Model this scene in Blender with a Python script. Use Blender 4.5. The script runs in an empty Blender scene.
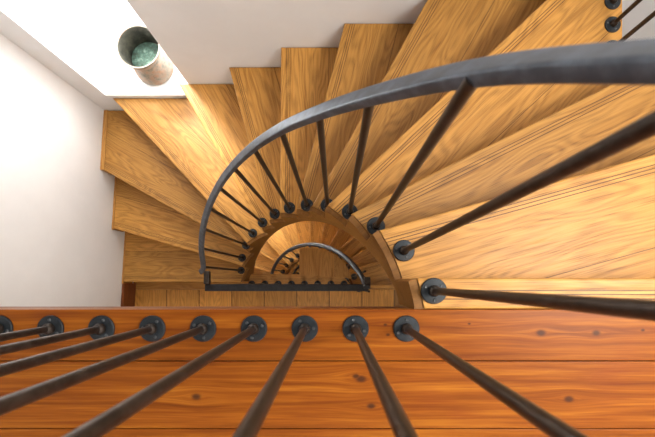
import bpy, bmesh, math, random
from mathutils import Vector, Matrix
random.seed(7)
S = bpy.context.scene
COL = S.collection
PI = math.pi

# ------------------------------------------------------------ camera, sky, lights, exposure
RISE = 0.19                       # height of one step
CAM_Z = 4.656 * RISE              # eye above the upper landing
PX = 0.0004703                    # metres per pixel per riser of depth (only used for measuring)
cam_d = bpy.data.cameras.new('camera')
cam = bpy.data.objects.new('camera', cam_d); COL.objects.link(cam)
cam.location = (0, 0, CAM_Z); cam.rotation_euler = (0, 0, 0)
cam_d.sensor_width = 36; cam_d.lens = 404 / 655 * 36
cam_d.shift_x = -4.8 / 655; cam_d.shift_y = 60.5 / 655
cam_d.clip_start = 0.02; cam_d.clip_end = 60
cam_d.dof.use_dof = True; cam_d.dof.focus_distance = 1.5; cam_d.dof.aperture_fstop = 7.0
S.camera = cam

W = bpy.data.worlds.new('world'); S.world = W; W.use_nodes = True
bg = W.node_tree.nodes['Background']
bg.inputs[0].default_value = (0.90, 0.94, 1.0, 1); bg.inputs[1].default_value = 0.20
S.view_settings.view_transform = 'Standard'; S.view_settings.look = 'None'
S.view_settings.exposure = 0.85; S.view_settings.gamma = 1.0
S.view_settings.use_curve_mapping = False

def area_light(name, loc, target, sx, sy, power, col):
    d = bpy.data.lights.new(name, 'AREA'); d.shape = 'RECTANGLE'; d.size = sx; d.size_y = sy
    d.energy = power; d.color = col
    o = bpy.data.objects.new(name, d); COL.objects.link(o); o.location = loc
    v = Vector(target) - Vector(loc)
    o.rotation_euler = v.to_track_quat('-Z', 'Y').to_euler()
    return o

YW = 1.165; XL = -1.615; XR = 1.046; XWR = 1.75
WIN_X0, WIN_X1 = -1.438, -0.860
SILL = CAM_Z - 13.46 * RISE
STOREY = 13 * RISE
WIN_H = 1.35
for i, p in enumerate((44, 115, 50)):
    zc = SILL - i * STOREY + 0.68
    area_light('window_daylight', ((WIN_X0+WIN_X1)/2 - 0.05, YW + 0.42, zc + 0.1), ((WIN_X0+WIN_X1)/2 - 0.05, 0, zc + 0.1), 1.0, 1.75, p, (1.0, 0.985, 0.96))
area_light('skylight_daylight', (1.40, 0.10, 1.55), (0.55, 0.10, 0), 0.7, 0.8, 31, (1.0, 0.95, 0.88))

area_light('added_well_fill', (-0.15, -0.75, -0.30), (-0.15, -0.35, -2.4), 0.35, 0.35, 6.5, (1.0, 0.88, 0.70))  # added fill light below the landing, brightens the dark lower well
sd = bpy.data.lights.new('sun', 'SUN'); sd.energy = 5.0; sd.angle = math.radians(14); sd.color = (1.0, 0.96, 0.88)
so = bpy.data.objects.new('sun', sd); COL.objects.link(so); so.location = (-3, 4, 4)
so.rotation_euler = Vector((0.72, -1.0, -1.25)).to_track_quat('-Z', 'Y').to_euler()

# ------------------------------------------------------------ materials
def new_mat(name):
    m = bpy.data.materials.new(name); m.use_nodes = True
    nt = m.node_tree; b = nt.nodes['Principled BSDF']
    return m, nt, b
class N:
    """small node helper"""
    def __init__(s, nt): s.nt = nt; s.L = nt.links.new
    def n(s, t, **k):
        x = s.nt.nodes.new(t)
        for a, v in k.items(): setattr(x, a, v)
        return x
    def put(s, sock, v):
        if isinstance(v, bpy.types.NodeSocket): s.L(v, sock)
        else: sock.default_value = v
    def math(s, op, a, b=0.0, c=0.0, clamp=False):
        x = s.n('ShaderNodeMath', operation=op, use_clamp=clamp)
        s.put(x.inputs[0], a); s.put(x.inputs[1], b); s.put(x.inputs[2], c)
        return x.outputs[0]
    def mix(s, f, a, b, mode='MIX'):
        x = s.n('ShaderNodeMix', data_type='RGBA', blend_type=mode)
        s.put(x.inputs[0], f); s.put(x.inputs[6], a); s.put(x.inputs[7], b)
        return x.outputs[2]
    def noise(s, vec, scale, detail=4, rough=0.55, dist=0.0):
        x = s.n('ShaderNodeTexNoise'); s.L(vec, x.inputs['Vector'])
        x.inputs['Scale'].default_value = scale; x.inputs['Detail'].default_value = detail
        x.inputs['Roughness'].default_value = rough; x.inputs['Distortion'].default_value = dist
        return x.outputs[0]
    def comb(s, x, y, z=0.0):
        c = s.n('ShaderNodeCombineXYZ'); s.put(c.inputs[0], x); s.put(c.inputs[1], y); s.put(c.inputs[2], z)
        return c.outputs[0]
    def ramp(s, f, stops):
        r = s.n('ShaderNodeValToRGB'); s.L(f, r.inputs[0]); e = r.color_ramp.elements
        e[0].position, e[0].color = stops[0][0], stops[0][1] + (1,)
        e[1].position, e[1].color = stops[-1][0], stops[-1][1] + (1,)
        for p, c in stops[1:-1]:
            q = e.new(p); q.color = c + (1,)
        return r.outputs[0]
    def smooth(s, v, lo, hi):
        x = s.n('ShaderNodeMapRange', interpolation_type='SMOOTHSTEP')
        s.put(x.inputs[0], v); x.inputs[1].default_value = lo; x.inputs[2].default_value = hi
        return x.outputs[0]

def oak(name, light, mid, dark, grooves=True, board=0.24, rough=0.42, vary=0.25, jw=0.0011):
    m, nt, b = new_mat(name); g = N(nt)
    uv = g.n('ShaderNodeUVMap').outputs[0]
    sp = g.n('ShaderNodeSeparateXYZ'); g.L(uv, sp.inputs[0]); u, v = sp.outputs[0], sp.outputs[1]
    oi = g.n('ShaderNodeObjectInfo').outputs['Random']
    bi = g.math('FLOOR', g.math('DIVIDE', v, board))                  # which board
    off = g.math('MULTIPLY_ADD', bi, 3.7, g.math('MULTIPLY', oi, 19.0))
    # long soft figure
    vec1 = g.comb(g.math('MULTIPLY', u, 1.5), g.math('MULTIPLY', v, 7.0), off)
    fig = g.noise(vec1, 1.0, 2, 0.5)
    rings = g.math('MULTIPLY_ADD', fig, 17.0, g.math('MULTIPLY', v, 20.0))
    rings = g.math('FRACT', rings)
    ring = g.smooth(g.math('ABSOLUTE', g.math('SUBTRACT', rings, 0.5)), 0.05, 0.5)
    # fine pores
    vec2 = g.comb(g.math('MULTIPLY', u, 6.0), g.math('MULTIPLY', v, 430.0), off)
    fine = g.noise(vec2, 1.0, 3, 0.7)
    pores = g.smooth(fine, 0.50, 0.66)
    vec3 = g.comb(g.math('MULTIPLY', u, 3.0), g.math('MULTIPLY', v, 60.0), off)
    streak = g.noise(vec3, 1.0, 4, 0.6)
    col = g.ramp(streak, [(0.25, mid), (0.55, light), (0.8, mid)])
    col = g.mix(g.math('MULTIPLY', g.math('MULTIPLY', ring, g.math('MULTIPLY_ADD', pores, 0.6, 0.4)), 0.58), col, dark + (1,))
    col = g.mix(g.math('MULTIPLY', pores, 0.20), col, dark + (1,))
    # board to board tone
    wn = g.n('ShaderNodeTexWhiteNoise', noise_dimensions='2D'); g.L(g.comb(bi, oi), wn.inputs[0])
    hsv = g.n('ShaderNodeHueSaturation'); g.L(col, hsv.inputs['Color'])
    g.put(hsv.inputs['Value'], g.math('MULTIPLY_ADD', wn.outputs[0], vary, 1.0 - vary * 0.5))
    col = hsv.outputs[0]
    fr = g.math('ABSOLUTE', g.math('SUBTRACT', g.math('FRACT', g.math('ADD', g.math('DIVIDE', v, board), 0.5)), 0.5))
    joint = g.math('LESS_THAN', fr, jw / board)
    joint = g.math('MULTIPLY', joint, g.math('GREATER_THAN', v, 0.05))
    lines = joint
    if grooves:
        for q in (0.027, 0.036, 0.046):
            lines = g.math('MAXIMUM', lines, g.math('LESS_THAN', g.math('ABSOLUTE', g.math('SUBTRACT', v, q)), 0.0014))
    col = g.mix(g.math('MULTIPLY', lines, 0.9), col, (0.10, 0.045, 0.015, 1))
    g.L(col, b.inputs['Base Color'])
    b.inputs['Roughness'].default_value = rough
    b.inputs['Specular IOR Level'].default_value = 0.28
    bump = g.n('ShaderNodeBump'); bump.inputs['Strength'].default_value = 0.25; bump.inputs['Distance'].default_value = 0.002
    g.L(g.math('SUBTRACT', g.math('MULTIPLY', pores, -0.3), lines), bump.inputs['Height']); g.L(bump.outputs[0], b.inputs['Normal'])
    return m

OAK = oak('oak_tread', (0.55, 0.272, 0.062), (0.37, 0.160, 0.029), (0.075, 0.023, 0.004), vary=0.42)
OAKP = oak('oak_plain', (0.50, 0.245, 0.062), (0.38, 0.17, 0.036), (0.16, 0.06, 0.014), grooves=False, board=0.30)
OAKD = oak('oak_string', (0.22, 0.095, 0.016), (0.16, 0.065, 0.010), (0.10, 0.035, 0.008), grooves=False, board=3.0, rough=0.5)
PARQ = oak('oak_floorboards', (0.52, 0.25, 0.055), (0.38, 0.16, 0.032), (0.10, 0.035, 0.010), grooves=False, board=0.27, rough=0.4, vary=1.0, jw=0.004)
REDW = oak('red_skirting_wood', (0.20, 0.055, 0.015), (0.14, 0.038, 0.010), (0.07, 0.02, 0.006), grooves=False, board=3.0)

def pine():
    m, nt, b = new_mat('stained_pine'); g = N(nt)
    uv = g.n('ShaderNodeUVMap').outputs[0]
    sp = g.n('ShaderNodeSeparateXYZ'); g.L(uv, sp.inputs[0]); x, y = sp.outputs[0], sp.outputs[1]
    oi = g.n('ShaderNodeObjectInfo').outputs['Random']
    knots = [(0.063,-.219,1.0),(0.085,-.278,.8),(-.298,-.258,.9),(.457,-.118,.9),(.578,-.118,.8),(.518,-.263,.9),
             (.116,-.100,.35),(.122,-.122,.4),(.30,-.098,.3),(-.065,-.121,.3),(.052,-.213,.7),(.68,-.112,.4),(-.60,-.11,.5)]
    kk = None; bend = None
    for kx, ky, r in knots:
        dx = g.math('SUBTRACT', x, kx); dy = g.math('SUBTRACT', y, ky)
        d = g.math('SQRT', g.math('ADD', g.math('MULTIPLY', g.math('MULTIPLY', dx, dx), 0.45), g.math('MULTIPLY', dy, dy)))
        k = g.math('SUBTRACT', 1.0, g.smooth(d, 0.003 * r, 0.0115 * r))
        w = g.math('MULTIPLY', g.math('EXPONENT', g.math('MULTIPLY', d, -45.0)), r)
        w = g.math('MULTIPLY', w, g.math('SIGN', dy))
        kk = k if kk is None else g.math('MAXIMUM', kk, k)
        bend = w if bend is None else g.math('ADD', bend, w)
    yy = g.math('MULTIPLY_ADD', bend, -0.016, y)
    vec = g.comb(g.math('MULTIPLY', x, 2.2), g.math('MULTIPLY', yy, 60.0), g.math('MULTIPLY', oi, 11.0))
    a = g.noise(vec, 1.0, 4, 0.6, 0.3)
    vec2 = g.comb(g.math('MULTIPLY', x, 6.0), g.math('MULTIPLY', yy, 260.0), oi)
    f = g.noise(vec2, 1.0, 3, 0.6)
    col = g.ramp(a, [(0.25, (0.11, 0.024, 0.003)), (0.5, (0.26, 0.070, 0.006)), (0.75, (0.42, 0.145, 0.014))])
    col = g.mix(g.math('MULTIPLY', g.smooth(f, 0.45, 0.65), 0.42), col, (0.16, 0.030, 0.004, 1))
    big = g.noise(g.comb(g.math('MULTIPLY', x, 3.0), g.math('MULTIPLY', y, 5.0), g.math('MULTIPLY', oi, 5.0)), 1.0, 3, 0.6)
    col = g.mix(g.math('MULTIPLY', g.smooth(big, 0.50, 0.75), 0.45), col, (0.22, 0.045, 0.010, 1))
    col = g.mix(g.math('MULTIPLY', kk, 0.85), col, (0.045, 0.016, 0.008, 1))
    g.L(col, b.inputs['Base Color']); b.inputs['Roughness'].default_value = 0.35
    b.inputs['Specular IOR Level'].default_value = 0.12
    bp = g.n('ShaderNodeBump'); bp.inputs['Strength'].default_value = 0.15; bp.inputs['Distance'].default_value = 0.002
    g.L(a, bp.inputs['Height']); g.L(bp.outputs[0], b.inputs['Normal'])
    return m
PINE = pine()

def plaster(name, c):
    m, nt, b = new_mat(name); g = N(nt)
    oc = g.n('ShaderNodeTexCoord').outputs['Object']
    a = g.noise(oc, 3.0, 5, 0.6); f = g.noise(oc, 45.0, 4, 0.6)
    col = g.mix(g.smooth(a, 0.35, 0.7), tuple(v * 0.95 for v in c) + (1,), c + (1,))
    g.L(col, b.inputs['Base Color']); b.inputs['Roughness'].default_value = 0.85
    bp = g.n('ShaderNodeBump'); bp.inputs['Strength'].default_value = 0.25; bp.inputs['Distance'].default_value = 0.004
    g.L(g.math('MULTIPLY_ADD', f, 0.4, a), bp.inputs['Height']); g.L(bp.outputs[0], b.inputs['Normal'])
    return m
WHITE = plaster('white_plaster', (0.80, 0.80, 0.805))
SILLM = plaster('white_sill_paint', (0.87, 0.87, 0.86))

def iron(name, base, rough, metallic=0.75, rust=0.35, spec=0.5):
    m, nt, b = new_mat(name); g = N(nt)
    oc = g.n('ShaderNodeTexCoord').outputs['Object']
    a = g.noise(oc, 38.0, 5, 0.65); c = g.noise(oc, 9.0, 3, 0.5)
    col = g.mix(g.smooth(a, 0.35, 0.7), base + (1,), tuple(min(1, v * 1.9) for v in base) + (1,))
    col = g.mix(g.math('MULTIPLY', g.smooth(c, 0.55, 0.75), rust), col, (0.09, 0.045, 0.022, 1))
    g.L(col, b.inputs['Base Color']); b.inputs['Metallic'].default_value = metallic; b.inputs['Specular IOR Level'].default_value = spec
    g.put(b.inputs['Roughness'], g.math('MULTIPLY_ADD', a, 0.25, rough - 0.12))
    bp = g.n('ShaderNodeBump'); bp.inputs['Strength'].default_value = 0.2; bp.inputs['Distance'].default_value = 0.001
    g.L(a, bp.inputs['Height']); g.L(bp.outputs[0], b.inputs['Normal'])
    return m
RAILM = iron('forged_iron_rail', (0.075, 0.090, 0.112), 0.46, 0.6, 0.0)
DARKR = iron('black_iron_rail', (0.012, 0.012, 0.014), 0.5, 0.0, 0.1, spec=0.2)
RODM = iron('iron_rod', (0.040, 0.032, 0.027), 0.40)
FLM = iron('iron_flange', (0.012, 0.015, 0.018), 0.42, 0.2, spec=0.35)
SCRM = iron('steel_screw', (0.07, 0.075, 0.08), 0.35)

def pot_mats():
    m, nt, b = new_mat('aged_copper'); g = N(nt)
    oc = g.n('ShaderNodeTexCoord').outputs['Object']
    a = g.noise(oc, 22.0, 5, 0.7); c = g.noise(oc, 60.0, 4, 0.7)
    col = g.ramp(a, [(0.3, (0.16, 0.17, 0.14)), (0.5, (0.36, 0.30, 0.24)), (0.7, (0.42, 0.22, 0.13))])
    col = g.mix(g.math('MULTIPLY', g.smooth(c, 0.5, 0.7), 0.5), col, (0.10, 0.14, 0.12, 1))
    g.L(col, b.inputs['Base Color']); b.inputs['Metallic'].default_value = 0.4; b.inputs['Roughness'].default_value = 0.6
    bp = g.n('ShaderNodeBump'); bp.inputs['Strength'].default_value = 0.5; bp.inputs['Distance'].default_value = 0.004
    g.L(a, bp.inputs['Height']); g.L(bp.outputs[0], b.inputs['Normal'])
    m2, nt, b = new_mat('verdigris'); g = N(nt)
    oc = g.n('ShaderNodeTexCoord').outputs['Object']
    a = g.noise(oc, 30.0, 5, 0.75)
    col = g.ramp(a, [(0.38, (0.02, 0.035, 0.022)), (0.55, (0.045, 0.095, 0.070)), (0.68, (0.16, 0.22, 0.18))])
    g.L(col, b.inputs['Base Color']); b.inputs['Roughness'].default_value = 0.8
    m3, nt, b = new_mat('dark_tarnish'); g = N(nt)
    oc = g.n('ShaderNodeTexCoord').outputs['Object']
    a = g.noise(oc, 26.0, 5, 0.75)
    col = g.ramp(a, [(0.35, (0.03, 0.032, 0.026)), (0.65, (0.10, 0.095, 0.07))])
    g.L(col, b.inputs['Base Color']); b.inputs['Roughness'].default_value = 0.6; b.inputs['Metallic'].default_value = 0.3
    return m, m2, m3
COPPER, VERD, TARN = pot_mats()
m_, nt_, b_ = new_mat('window_glass'); g_ = N(nt_)
gl = g_.n('ShaderNodeBsdfGlossy'); gl.inputs['Roughness'].default_value = 0.02
tr = g_.n('ShaderNodeBsdfTransparent'); mx = g_.n('ShaderNodeMixShader'); mx.inputs[0].default_value = 0.05
g_.L(tr.outputs[0], mx.inputs[1]); g_.L(gl.outputs[0], mx.inputs[2]); g_.L(mx.outputs[0], nt_.nodes['Material Output'].inputs[0]); GLASS = m_
m_, nt_, b_ = new_mat('white_frame_paint'); b_.inputs['Base Color'].default_value = (0.85, 0.85, 0.84, 1)
b_.inputs['Roughness'].default_value = 0.4; FRAME = m_

# ------------------------------------------------------------ helpers
def empty(name, loc, label, cat, group=None):
    o = bpy.data.objects.new(name, None); COL.objects.link(o); o.location = loc
    o.empty_display_size = 0.1; o['label'] = label; o['category'] = cat
    if group: o['group'] = group
    return o
def link_bm(name, bm, mat, parent=None, smooth=False, mats=None):
    me = bpy.data.meshes.new(name); bm.normal_update(); bm.to_mesh(me); bm.free()
    for mm in (mats or [mat]): me.materials.append(mm)
    if smooth:
        for p in me.polygons: p.use_smooth = True
        try: me.set_sharp_from_angle(angle=math.radians(40))
        except Exception: pass
    o = bpy.data.objects.new(name, me); COL.objects.link(o)
    if parent:
        o.parent = parent
        me.transform(Matrix.Translation(-parent.location))
    return o
def struct(o): o['kind'] = 'structure'; return o
def set_uv(bm, origin, d):
    """u along direction d, v measured to the left of it (metres); vertical faces continue by height"""
    uvl = bm.loops.layers.uv.verify(); d = Vector((d[0], d[1], 0)).normalized(); nrm = Vector((d.y, -d.x, 0))
    o = Vector((origin[0], origin[1], 0))
    for f in bm.faces:
        f.normal_update(); vert = abs(f.normal.z) < 0.5
        for l in f.loops:
            p = l.vert.co - o
            l[uvl].uv = (p.dot(d), p.dot(nrm) if not vert else p.z + 60.2)
def box_bm(x0, x1, y0, y1, z0, z1, bm=None, bevel=0.0):
    bm = bm or bmesh.new()
    vs = [bm.verts.new((x, y, z)) for z in (z0, z1) for x, y in ((x0, y0), (x1, y0), (x1, y1), (x0, y1))]
    for q in ((3,2,1,0),(4,5,6,7),(0,1,5,4),(1,2,6,5),(2,3,7,6),(3,0,4,7)): bm.faces.new([vs[i] for i in q])
    if bevel: bmesh.ops.bevel(bm, geom=list(bm.edges), offset=bevel, segments=2, affect='EDGES', profile=0.6)
    return bm
def prism_bm(poly, z0, z1, bevel=0.0):
    bm = bmesh.new()
    a = sum(poly[i][0]*poly[(i+1) % len(poly)][1] - poly[(i+1) % len(poly)][0]*poly[i][1] for i in range(len(poly)))
    if a < 0: poly = poly[::-1]
    lo = [bm.verts.new((x, y, z0)) for x, y in poly]; hi = [bm.verts.new((x, y, z1)) for x, y in poly]
    n = len(poly); top = bm.faces.new(hi); bm.faces.new(lo[::-1])
    for i in range(n): bm.faces.new((lo[i], lo[(i+1) % n], hi[(i+1) % n], hi[i]))
    if bevel: bmesh.ops.bevel(bm, geom=list(top.edges), offset=bevel, segments=3, affect='EDGES', profile=0.5)
    return bm
def lathe_bm(prof, seg=32, bm=None, centre=(0, 0, 0), matidx=None):
    bm = bm or bmesh.new(); rings = []
    cx, cy, cz = centre
    for r, z in prof:
        if r < 1e-5: rings.append([bm.verts.new((cx, cy, cz+z))])
        else: rings.append([bm.verts.new((cx+r*math.cos(2*PI*i/seg), cy+r*math.sin(2*PI*i/seg), cz+z)) for i in range(seg)])
    for k in range(len(rings)-1):
        a, b = rings[k], rings[k+1]
        for i in range(seg):
            j = (i+1) % seg
            if len(a) == 1 and len(b) == 1: continue
            if len(a) == 1: f = bm.faces.new((a[0], b[i], b[j]))
            elif len(b) == 1: f = bm.faces.new((a[i], a[j], b[0]))
            else: f = bm.faces.new((a[i], a[j], b[j], b[i]))
            if matidx: f.material_index = matidx[k]
    bmesh.ops.recalc_face_normals(bm, faces=bm.faces)
    return bm
def sweep_bm(path, w, h, seg=20, power=2.6):
    """superellipse section swept along a path, width kept horizontal"""
    bm = bmesh.new(); rings = []; n = len(path)
    for i, p in enumerate(path):
        t = (path[min(i+1, n-1)] - path[max(i-1, 0)]).normalized()
        side = t.cross(Vector((0, 0, 1)))
        if side.length < 1e-4: side = Vector((1, 0, 0))
        side.normalize(); up = side.cross(t).normalized(); ring = []
        for k in range(seg):
            a = 2*PI*k/seg; c, s = math.cos(a), math.sin(a)
            ring.append(bm.verts.new(p + side*(w/2*math.copysign(abs(c)**(2/power), c)) + up*(h/2*math.copysign(abs(s)**(2/power), s))))
        rings.append(ring)
    for a, b in zip(rings, rings[1:]):
        for k in range(seg): bm.faces.new((a[k], a[(k+1) % seg], b[(k+1) % seg], b[k]))
    bm.faces.new(rings[0][::-1]); bm.faces.new(rings[-1])
    bmesh.ops.recalc_face_normals(bm, faces=bm.faces)
    return bm
def catmull(pts, n=10):
    out = []; P = [pts[0]*2-pts[1]] + list(pts) + [pts[-1]*2-pts[-2]]
    for i in range(1, len(P)-2):
        a, b, c, d = P[i-1:i+3]
        for k in range(n):
            t = k/n
            out.append(0.5*((2*b)+(c-a)*t+(2*a-5*b+4*c-d)*t*t+(3*b-a-3*c+d)*t**3))
    out.append(P[-2]); return out

# ------------------------------------------------------------ plan of the stair
CX, CY, R = -0.2613, -0.1352, 0.4962           # circle the balusters stand on
REDGE = 0.468                                  # inner ends of the treads
C0 = (-0.26, 0.0)
NOSE = [((0.2, .002), (.9, .002)), ((.1277, .130), (.859, .3325)), ((.2535, .3005), (.8076, .576)), ((.551, .799), (.770, 1.0046)),
        ((.1954, .7938), (.3868, 1.1358)), ((-.0559, .731), (.0509, 1.144)), ((-.2596, .6966), (-.257, 1.153)), ((-.4495, .7236), (-.5685, 1.1677)),
        ((-.698, .7857), (-.888, 1.119)), ((-.793, .4945), (-1.4143, 1.164)), ((-.914, .379), (-1.60, .765)), ((-.861, .155), (-1.62, .3755)),
        ((-.8, -.0235), (-1.6, -.0235))]
BAL_PX = [(433.5,291.4),(404,250.5),(376,226),(349.5,211.5),(327.3,205.1),(306.1,205.8),(289.3,208.5),(275.2,214.2),(263,222.6),(253,233),(246.3,245.2),(241.9,257.6),(241.2,270.4)]
def bal_xy(k):
    t = 0.227 + 0.208*k
    fx, fy = CX + R*math.cos(t), CY + R*math.sin(t)
    mx = (BAL_PX[k][0]-332.3)*(4.656+k)*PX; my = (279-BAL_PX[k][1])*(4.656+k)*PX
    w = 0.7 if k < 4 else 0.4
    return fx*(1-w)+mx*w, fy*(1-w)+my*w

def XLF(y): return -1.646 + 0.063*y                # left wall runs slightly out of square
def clip(poly, p, nrm):
    """keep the side where (q-p).nrm >= 0"""
    out = []; n = len(poly)
    for i in range(n):
        a, b = poly[i], poly[(i+1) % n]
        da = (a[0]-p[0])*nrm[0]+(a[1]-p[1])*nrm[1]; db = (b[0]-p[0])*nrm[0]+(b[1]-p[1])*nrm[1]
        if da >= 0: out.append(a)
        if (da >= 0) != (db >= 0):
            t = da/(da-db); out.append((a[0]+(b[0]-a[0])*t, a[1]+(b[1]-a[1])*t))
    return out
def nose_line(k, dy):
    (x0, y0), (x1, y1) = NOSE[k]; d = Vector((x1-x0, y1-y0)).normalized()
    return Vector((x0, y0+dy)), d, Vector((d.y, -d.x))     # normal points up the stair (clockwise)
def tread_poly(k, dy, front=0.0):
    """outline between nosing k and a little behind nosing k-1, cut by the well"""
    p, d, nr = nose_line(k, dy); p = p + nr*front
    if k == 0: q, e, nq = Vector((0, -0.0655 if dy == 0 else -0.0885)), Vector((1, 0)), Vector((0, 1))
    else:
        q, e, nq0 = nose_line(k-1, dy); q = q + nq0*0.03; nq = -nq0
    # outer ray/inner circle points
    cx, cy = CX, CY+dy
    def circ(pt, dr):
        f = pt - Vector((cx, cy)); b = f.dot(dr); c = f.dot(f)-REDGE**2; s = -b+math.sqrt(max(b*b-c, 0)); return pt+dr*s
    a0 = circ(p, d); e_ = e; a1 = circ(q, e_)
    t0 = math.atan2(a0.y-cy, a0.x-cx); t1 = math.atan2(a1.y-cy, a1.x-cx)
    if t0 < -PI/2: t0 += 2*PI
    if t1 < -PI/2: t1 += 2*PI
    arc = [(cx+REDGE*math.cos(t1+(t0-t1)*i/8), cy+REDGE*math.sin(t1+(t0-t1)*i/8)) for i in range(9)]
    x1 = XR if k <= 4 else 1.4
    far0 = p+d*6; far1 = q+e_*6
    wedge = arc + [(far0.x, far0.y)]
    mid = (d+e_).normalized()*12 + (p+q)/2
    wedge += [(mid.x, mid.y), (far1.x, far1.y)]
    for pt, nn in (((XLF(0)+0.004, 0), (1, -0.063)), ((x1, 0), (-1, 0)), ((0, YW-0.003), (0, -1)), ((0, -0.4), (0, 1))):
        wedge = clip(wedge, pt, nn)
    out = []
    for v in wedge:
        if not out or (abs(v[0]-out[-1][0])+abs(v[1]-out[-1][1])) > 1e-4: out.append(v)
    if abs(out[0][0]-out[-1][0])+abs(out[0][1]-out[-1][1]) < 1e-4: out.pop()
    return out, p, d
def which_step(x, y, dy):
    for k in range(6 if x < C0[0] else 0, 13):
        p, d, nr = nose_line(k, dy)
        if (Vector((x, y))-p).dot(nr) >= 0 and not (k == 0 and y > p.y): return k
    return 13
TH = 0.034
def make_flight(z0, dy, label, kmin=0):
    root = empty('winding_staircase', (CX, CY+dy, z0-STOREY), label, 'staircase')
    for k in range(kmin, 13):
        z = z0 - RISE*k
        poly, p, d = tread_poly(k, dy)
        bm = prism_bm(poly, z-TH, z, 0.005); set_uv(bm, (p.x, p.y), d)
        for f in bm.faces: f.smooth = False
        t = link_bm('tread', bm, OAK, root)
        # riser board set back under the nosing, down to the next tread
        a, b = poly_front(poly, p, d)
        nr = Vector((d.y, -d.x)); s = nr*0.022; s2 = nr*0.040
        q = [a+s+d*0.012, b+s, b+s2, a+s2+d*0.012]
        q = clip([(v.x, v.y) for v in q], (0, YW-0.004), (0, -1))
        bm = prism_bm(q, z-RISE, z-TH); set_uv(bm, (p.x, p.y), d)
        link_bm('riser', bm, OAKP, root)
    # inner curved string: stepped top under the treads, sweeping underside
    bm = bmesh.new(); n = 150; ri, ro = REDGE-0.020, REDGE-0.001
    for i in range(n):
        t0 = 0.15+(2.88-0.15)*i/n; t1 = 0.15+(2.88-0.15)*(i+1)/n; tm = (t0+t1)/2
        x, y = CX+ro*math.cos(tm), CY+dy+ro*math.sin(tm); k = which_step(x, y, dy)
        if k > 12: k = 12
        if k < kmin: continue
        zt = z0-RISE*k-0.004
        def zb(t):
            xx, yy = CX+ro*math.cos(t)-C0[0], CY+ro*math.sin(t)-C0[1]
            phi = math.degrees(math.atan2(yy, xx))
            if phi < -90: phi += 360
            phi = max(phi, -4)
            return max(z0-RISE*(phi/15+1.45+0.55*phi/180), z0-RISE*13-0.16)
        vs = []
        for t in (t0, t1):
            for r in (ri, ro):
                for zz in (zb(t), zt): vs.append(bm.verts.new((CX+r*math.cos(t), CY+dy+r*math.sin(t), zz)))
        for q in ((0,1,5,4),(2,6,7,3),(1,3,7,5),(0,4,6,2),(0,2,3,1),(4,5,7,6)): bm.faces.new([vs[j] for j in q])
    uvl = bm.loops.layers.uv.verify()
    for f in bm.faces:
        for l in f.loops:
            c = l.vert.co; ang = math.atan2(c.y-CY-dy, c.x-CX)
            l[uvl].uv = (ang*0.6-c.z*0.55, (c.z+ang*0.75)*0.7)
    bmesh.ops.recalc_face_normals(bm, faces=bm.faces)
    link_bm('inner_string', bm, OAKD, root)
    # outer string against the left wall
    bm = bmesh.new()
    for k in range(max(10, kmin), 13):
        z = z0-RISE*k; y1 = (YW if k == 10 else NOSE[k-1][1][1]+dy); y0 = NOSE[k][1][1]+dy-0.012
        y1 = min(y1, YW-.003); w = (0.028, 0.014, 0.012)[k-10]
        b2 = prism_bm([(XLF(y0)+.001, y0), (XLF(y0)+w, y0), (XLF(y1)+w, y1), (XLF(y1)+.001, y1)], z-0.14, z+0.006)
        me = bpy.data.meshes.new('tmp'); b2.to_mesh(me); b2.free(); bm.from_mesh(me); bpy.data.meshes.remove(me)
    set_uv(bm, (0, 0), (0, 1)); link_bm('outer_string', bm, OAKP, root)
    # outer string on the open right side
    if kmin == 0 and dy == 0:
        bm = bmesh.new()
        for k in range(0, 4):
            z = z0-RISE*k
            yf = lambda j: NOSE[j][0][1]+(XR-NOSE[j][0][0])*(NOSE[j][1][1]-NOSE[j][0][1])/(NOSE[j][1][0]-NOSE[j][0][0])
            y1 = min(YW-.004, yf(k)); y0 = -0.06 if k == 0 else yf(k-1)
            box_bm(XR-0.022, XR-0.002, y0, y1, z-RISE-0.09, z-TH, bm)
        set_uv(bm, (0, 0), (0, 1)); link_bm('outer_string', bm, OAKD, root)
    return root
def poly_front(poly, p, d):
    on = [Vector(v) for v in poly if abs((Vector(v)-p).dot(Vector((d.y, -d.x)))) < 2e-3]
    on.sort(key=lambda v: v.dot(d)); return on[0], on[-1]

# ------------------------------------------------------------ walls, windows, floors
ZT, ZB = 3.6, -3*STOREY-0.1
def wall_piece(bm, x0, x1, z0, z1): box_bm(x0, x1, YW, YW+0.36, z0, z1, bm)
bm = bmesh.new()
wall_piece(bm, XL-0.25, WIN_X0, ZB, ZT); wall_piece(bm, WIN_X1, XWR+0.2, ZB, ZT)
zz = ZB
for i in (2, 1, 0):
    s = SILL - i*STOREY
    wall_piece(bm, WIN_X0, WIN_X1, zz, s); zz = s+WIN_H
wall_piece(bm, WIN_X0, WIN_X1, zz, ZT)
struct(link_bm('wall_back', bm, WHITE))
struct(link_bm('wall_left', prism_bm([(XL-0.4, -1.9), (XLF(-1.9), -1.9), (XLF(YW), YW), (XL-0.4, YW)], ZB, ZT), WHITE))
struct(link_bm('wall_right', box_bm(XWR, XWR+0.2, -1.9, YW, ZB, ZT), WHITE))
struct(link_bm('wall_front', box_bm(XL-0.22, XWR+0.2, -2.1, -1.9, ZB, ZT), WHITE))
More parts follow.
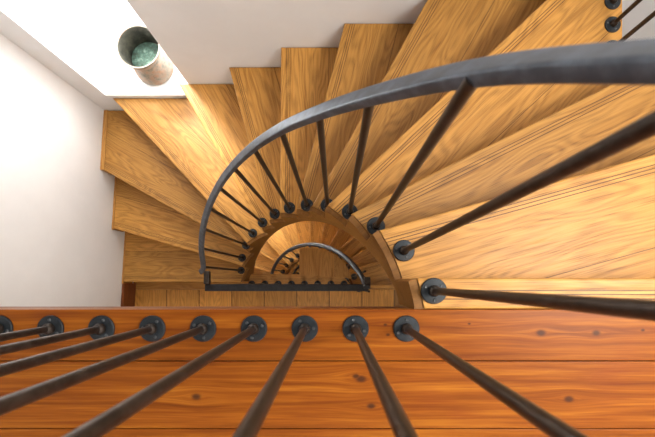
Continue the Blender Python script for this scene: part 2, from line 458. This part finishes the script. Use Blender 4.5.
for i in range(3):
    s = SILL - i*STOREY
    sill = link_bm('trim_%d' % (i+1), box_bm(WIN_X0+0.001, WIN_X1-0.001, YW-0.004, YW+0.31, s-0.03, s+0.004, bevel=0.003), SILLM)
    struct(sill)
    bm = bmesh.new(); y0, y1 = YW+0.315, YW+0.355; z0, z1 = s+0.001, s+WIN_H-0.001; t = 0.035
    box_bm(WIN_X0+.001, WIN_X0+t, y0, y1, z0, z1, bm); box_bm(WIN_X1-t, WIN_X1-.001, y0, y1, z0, z1, bm)
    box_bm(WIN_X0+t, WIN_X1-t, y0, y1, z0, z0+t, bm); box_bm(WIN_X0+t, WIN_X1-t, y0, y1, z1-t, z1, bm)
    fr = struct(link_bm('window_%d' % (i+1), bm, FRAME))
    struct(link_bm('trim_%d' % (i+7), box_bm(WIN_X0-0.25, WIN_X1+0.3, YW+0.362, YW+0.70, s-0.10, s-0.03, bevel=0.004), SILLM))  # added outside ledge, catches the sun so the window view turns white
    link_bm('pane', box_bm(WIN_X0+t, WIN_X1-t, y0+.018, y0+.022, z0+t, z1-t), GLASS, fr)

# upper landing of stained pine boards running left to right
bm = bmesh.new(); ys = [-0.0657, -0.1796, -0.328, -0.476, -0.62, -0.78, -0.93, -1.08, -1.23, -1.38, -1.53, -1.68, -1.9]
for i in range(len(ys)-1):
    y1, y0 = ys[i], ys[i+1]; g = 0.0009
    b2 = prism_bm([(XL-.155, y0+g), (XWR-.002, y0+g), (XWR-.002, y1-g), (XL-.155, y1-g)], -0.03, 0.0, 0.0016)
    me = bpy.data.meshes.new('tmp'); b2.to_mesh(me); b2.free(); bm.from_mesh(me); bpy.data.meshes.remove(me)
set_uv(bm, (0, 0), (1, 0))
uvl = bm.loops.layers.uv.verify()
for f in bm.faces:
    for l in f.loops: l[uvl].uv = (l.vert.co.x, l.vert.co.y if abs(f.normal.z) > .5 else l.vert.co.y*0.2+l.vert.co.z)
struct(link_bm('floor', bm, PINE))
bm = box_bm(XL-.155, XWR-.002, -1.9, -0.078, -0.26, -0.031); set_uv(bm, (0, 0), (1, 0))
struct(link_bm('trim_4', bm, REDW))

for lv in (1, 2):
    z = -STOREY*lv
    bm = box_bm(XL-.155, XWR-.002, -1.9, -0.089, z-0.2, z); set_uv(bm, (XL-0.03, 0), (0, 1))
    struct(link_bm('floor', bm, PARQ))
    # oak nosing strip along the edge of the landing, left of the well
    poly = [(0.19, -0.088), (0.19, -0.062), (0.16, -0.058), (0.10, 0.012), (-0.274, 0.0415), (XL-.155, 0.0415), (XL-.155, -0.088)]
    bm = prism_bm(poly, z-0.04, z, 0.002); set_uv(bm, (0, 0.9), (1, 0))
    struct(link_bm('trim_%d' % (4+lv), bm, OAKP))
bm = box_bm(XL-.155, XWR-.002, -1.9, YW, ZB-.1, -3*STOREY); set_uv(bm, (0, 0), (0, 1)); struct(link_bm('floor', bm, PARQ))
bm = prism_bm([(XLF(-1.9)+.001, -1.9), (XLF(-1.9)+.02, -1.9), (XLF(-.035)+.02, -.035), (XLF(-.035)+.001, -.035)], -STOREY+.001, -STOREY+0.19); set_uv(bm, (0, 0), (0, 1))
struct(link_bm('baseboard_left', bm, REDW))

# ------------------------------------------------------------ staircases
make_flight(0.0, 0.0, 'upper flight of oak winder steps curving down from the pine landing')
make_flight(-STOREY, -0.055, 'lower flight of oak winder steps seen through the open stairwell')
make_flight(-2*STOREY, -0.055, 'lowest small flight of steps, glimpsed at the bottom of the stairwell')
# quarter panel in the lower well
z = -STOREY
arcp = [(-0.274, 0.035)] + [(px_, py_) for px_, py_ in ((-0.274, .258), (-.19, .262), (-.10, .25), (-.02, .225), (.05, .185), (.105, .13), (.145, .06), (.16, .0))] + [(.10, .012)]
bm = prism_bm(arcp, z-0.035, z+0.001, 0.002); set_uv(bm, (-0.28, 0), (0, 1))
cov = link_bm('stairwell_cover', bm, OAKP)
cov['label'] = 'rounded oak floor panel filling half the stairwell inside the lower railing'; cov['category'] = 'floor panel'

# ------------------------------------------------------------ railings
RH = 4.88*RISE
BAL_CACHE = {}
def baluster(parent, x, y, z, ztop, seed=0):
    """iron rod with a screwed round flange"""
    h = round(ztop-z, 3)
    if h not in BAL_CACHE:
        rod = lathe_bm([(0, 0.004), (0.0125, 0.004), (0.0125, 0.012), (0.0108, 0.017), (0.0078, 0.020), (0.0074, 0.03), (0.0074, h-0.002), (0, h-0.002)], 20)
        me = bpy.data.meshes.new('baluster'); rod.to_mesh(me); rod.free(); me.materials.append(RODM)
        BAL_CACHE[h] = me
        for p in me.polygons: p.use_smooth = True
        me.set_sharp_from_angle(angle=math.radians(40))
        if 'flange' not in BAL_CACHE:
            fl = lathe_bm([(0, 0), (0.0285, 0), (0.0290, 0.001), (0.0285, 0.004), (0.0268, 0.0055), (0, 0.0065)], 36)
            me2 = bpy.data.meshes.new('flange'); fl.to_mesh(me2); fl.free(); me2.materials.append(FLM)
            for p in me2.polygons: p.use_smooth = True
            me2.set_sharp_from_angle(angle=math.radians(35)); BAL_CACHE['flange'] = me2
            sc = lathe_bm([(0, 0.005), (0.0036, 0.005), (0.0034, 0.0072), (0.0022, 0.0082), (0.0008, 0.0078), (0, 0.0070)], 12)
            me3 = bpy.data.meshes.new('screw'); sc.to_mesh(me3); sc.free(); me3.materials.append(SCRM); BAL_CACHE['screw'] = me3
    P = parent.location
    o = bpy.data.objects.new('baluster', BAL_CACHE[h]); COL.objects.link(o); o.parent = parent
    o.location = (x-P.x, y-P.y, z-P.z)
    f = bpy.data.objects.new('flange', BAL_CACHE['flange']); COL.objects.link(f); f.parent = o
    a0 = seed*2.4+0.6
    for j in range(3):
        a = a0+j*2*PI/3
        s = bpy.data.objects.new('screw', BAL_CACHE['screw']); COL.objects.link(s); s.parent = o
        s.location = (0.0195*math.cos(a), 0.0195*math.sin(a), 0)
    return o

def curved_railing(z0, dy, label, name='curved_stair_railing', small=False, group=None):
    root = empty(name, (CX, CY+dy, z0-STOREY), label, 'railing')
    pts = []
    for k in range(0, 13):
        t = 0.227+0.208*k
        oy = (0.010, 0.008, 0.012, 0.005)[k] if (k < 4 and not small) else 0
        pts.append(Vector((CX+R*math.cos(t), CY+dy+R*math.sin(t)+oy, z0-RISE*k+RH)))
    # start level with the landing rail, end by the lower newel
    pts = [Vector((pts[0].x-0.005, -0.1084+dy*0.0, z0+RH+0.02))] + pts if not small else [Vector((0.205, -0.05, z0+RH))]+pts[1:]
    pts[-1].z -= 0.0
    pts.append(Vector((CX-R+0.001, 0.040+dy, z0-RISE*12.45+RH)))
    path = catmull(pts, 10)
    link_bm('handrail', sweep_bm(path, 0.027, 0.016, seg=32, power=6) if not small else sweep_bm(path, 0.036, 0.024), DARKR if small else RAILM, root, True)
    for k in range(13):
        x, y = bal_xy(k); 
        tx, ty = {0: (0, .006), 1: (.022, .028), 2: (-.012, .010), 3: (-.010, .006), 4: (-.004, 0)}.get(k, (0, 0))
        o = baluster(root, x, y+dy, z0-RISE*k, z0-RISE*k+RH-{2: 0.013, 3: 0.026}.get(k, 0.008), k)
        o.rotation_euler = (-ty/0.85, tx/0.85, 0)
    return root
curved_railing(0, 0, 'curved dark iron handrail with slender balusters sweeping round the upper winder steps')

# newel link + lower landing railing
def straight_railing(zl, label):
    zr = zl+RH-0.025
    root = empty('landing_railing', (-0.25, -0.045, zl), label, 'railing')
    bm = box_bm(-0.775, 0.222, -0.074, -0.031, zr-0.018, zr, bevel=0.004)
    link_bm('handrail', bm, DARKR, root)
    link_bm('corner_plate', box_bm(-0.775, -0.742, -0.0305, 0.048, zr-0.018, zr+0.022, bevel=0.004), RODM, root)
    link_bm('corner_post', box_bm(0.197, 0.232, -0.062, 0.012, zr-0.05, zr+0.006, bevel=0.004), RODM, root)
    for i in range(8):
        x = (251.7+13.2*i-332.3)*17.656*PX
        baluster(root, x, -0.042, zl, zr-0.018, i)
    return root
straight_railing(-STOREY, 'short straight iron railing closing the lower landing in the middle of the stairwell')
curved_railing(-STOREY, -0.055, 'small arched iron handrail on the lower flight inside the stairwell', small=True)
curved_railing(-2*STOREY, -0.055, 'lowest curved handrail, barely visible deep in the dark stairwell', small=True)

# upper landing balusters, seen from above along the pine edge
root = empty('landing_railing', (-0.35, -0.1084, 0), 'row of iron balusters screwed along the edge of the orange pine landing', 'railing')
for i in range(9):
    baluster(root, (406.2-50.7*i-332.3)*4.656*PX, -0.1084, 0, RH+0.012, i+3)
path = [Vector((x, -0.1084, RH+0.02)) for x in (-0.80, -0.5, -0.2, 0.0, 0.17, 0.214)]
link_bm('handrail', sweep_bm(path, 0.028, 0.020), RAILM, root, True)

# balusters on the open right end of the treads
root = empty('side_railing', (1.008, 0.9, -3*RISE), 'iron balusters at the open right end of the steps, top right corner', 'railing')
for i, y in enumerate((0.998, 0.915, 0.830)):
    baluster(root, 1.008, y, -3*RISE, -3*RISE+RH, i)
link_bm('handrail', sweep_bm([Vector((1.008, y, -3*RISE+RH)) for y in (0.80, 0.9, 1.03)], 0.028, 0.020), RAILM, root, True)

# ------------------------------------------------------------ copper pot on the window sill
px, py, pz = -1.120, 1.340, SILL+0.004
pot = empty('copper_pot', (px, py, pz), 'weathered copper pot with green patina standing on the white window sill', 'pot')
sc_ = lambda pr: [(a*1.03, b*1.2) for a, b in pr]
bm = lathe_bm(sc_([(0, 0), (0.112, 0), (0.118, 0.006), (0.118, 0.024), (0.109, 0.065), (0.104, 0.105), (0.107, 0.145), (0.113, 0.170), (0.119, 0.178), (0.119, 0.184),
               (0.114, 0.186), (0.108, 0.178), (0.102, 0.145), (0.098, 0.105), (0.099, 0.080), (0.0, 0.076)]), 48,
              centre=(px, py, pz), matidx=[0]*10+[1]*5)
link_bm('body', bm, None, pot, True, mats=[COPPER, TARN])
bm = lathe_bm(sc_([(0, 0.0765), (0.0970, 0.0815), (0.094, 0.086), (0.05, 0.094), (0, 0.090)]), 40, centre=(px, py, pz))
link_bm('inner_base', bm, VERD, pot, True)
prof = sc_([(0.1175, 0.174), (0.1225, 0.177), (0.1235, 0.183), (0.1205, 0.188), (0.116, 0.1875)])
bm = lathe_bm(prof+sc_([(0.1165, 0.1755)])+[prof[0]], 48, centre=(px, py, pz))
link_bm('rim', bm, COPPER, pot, True)
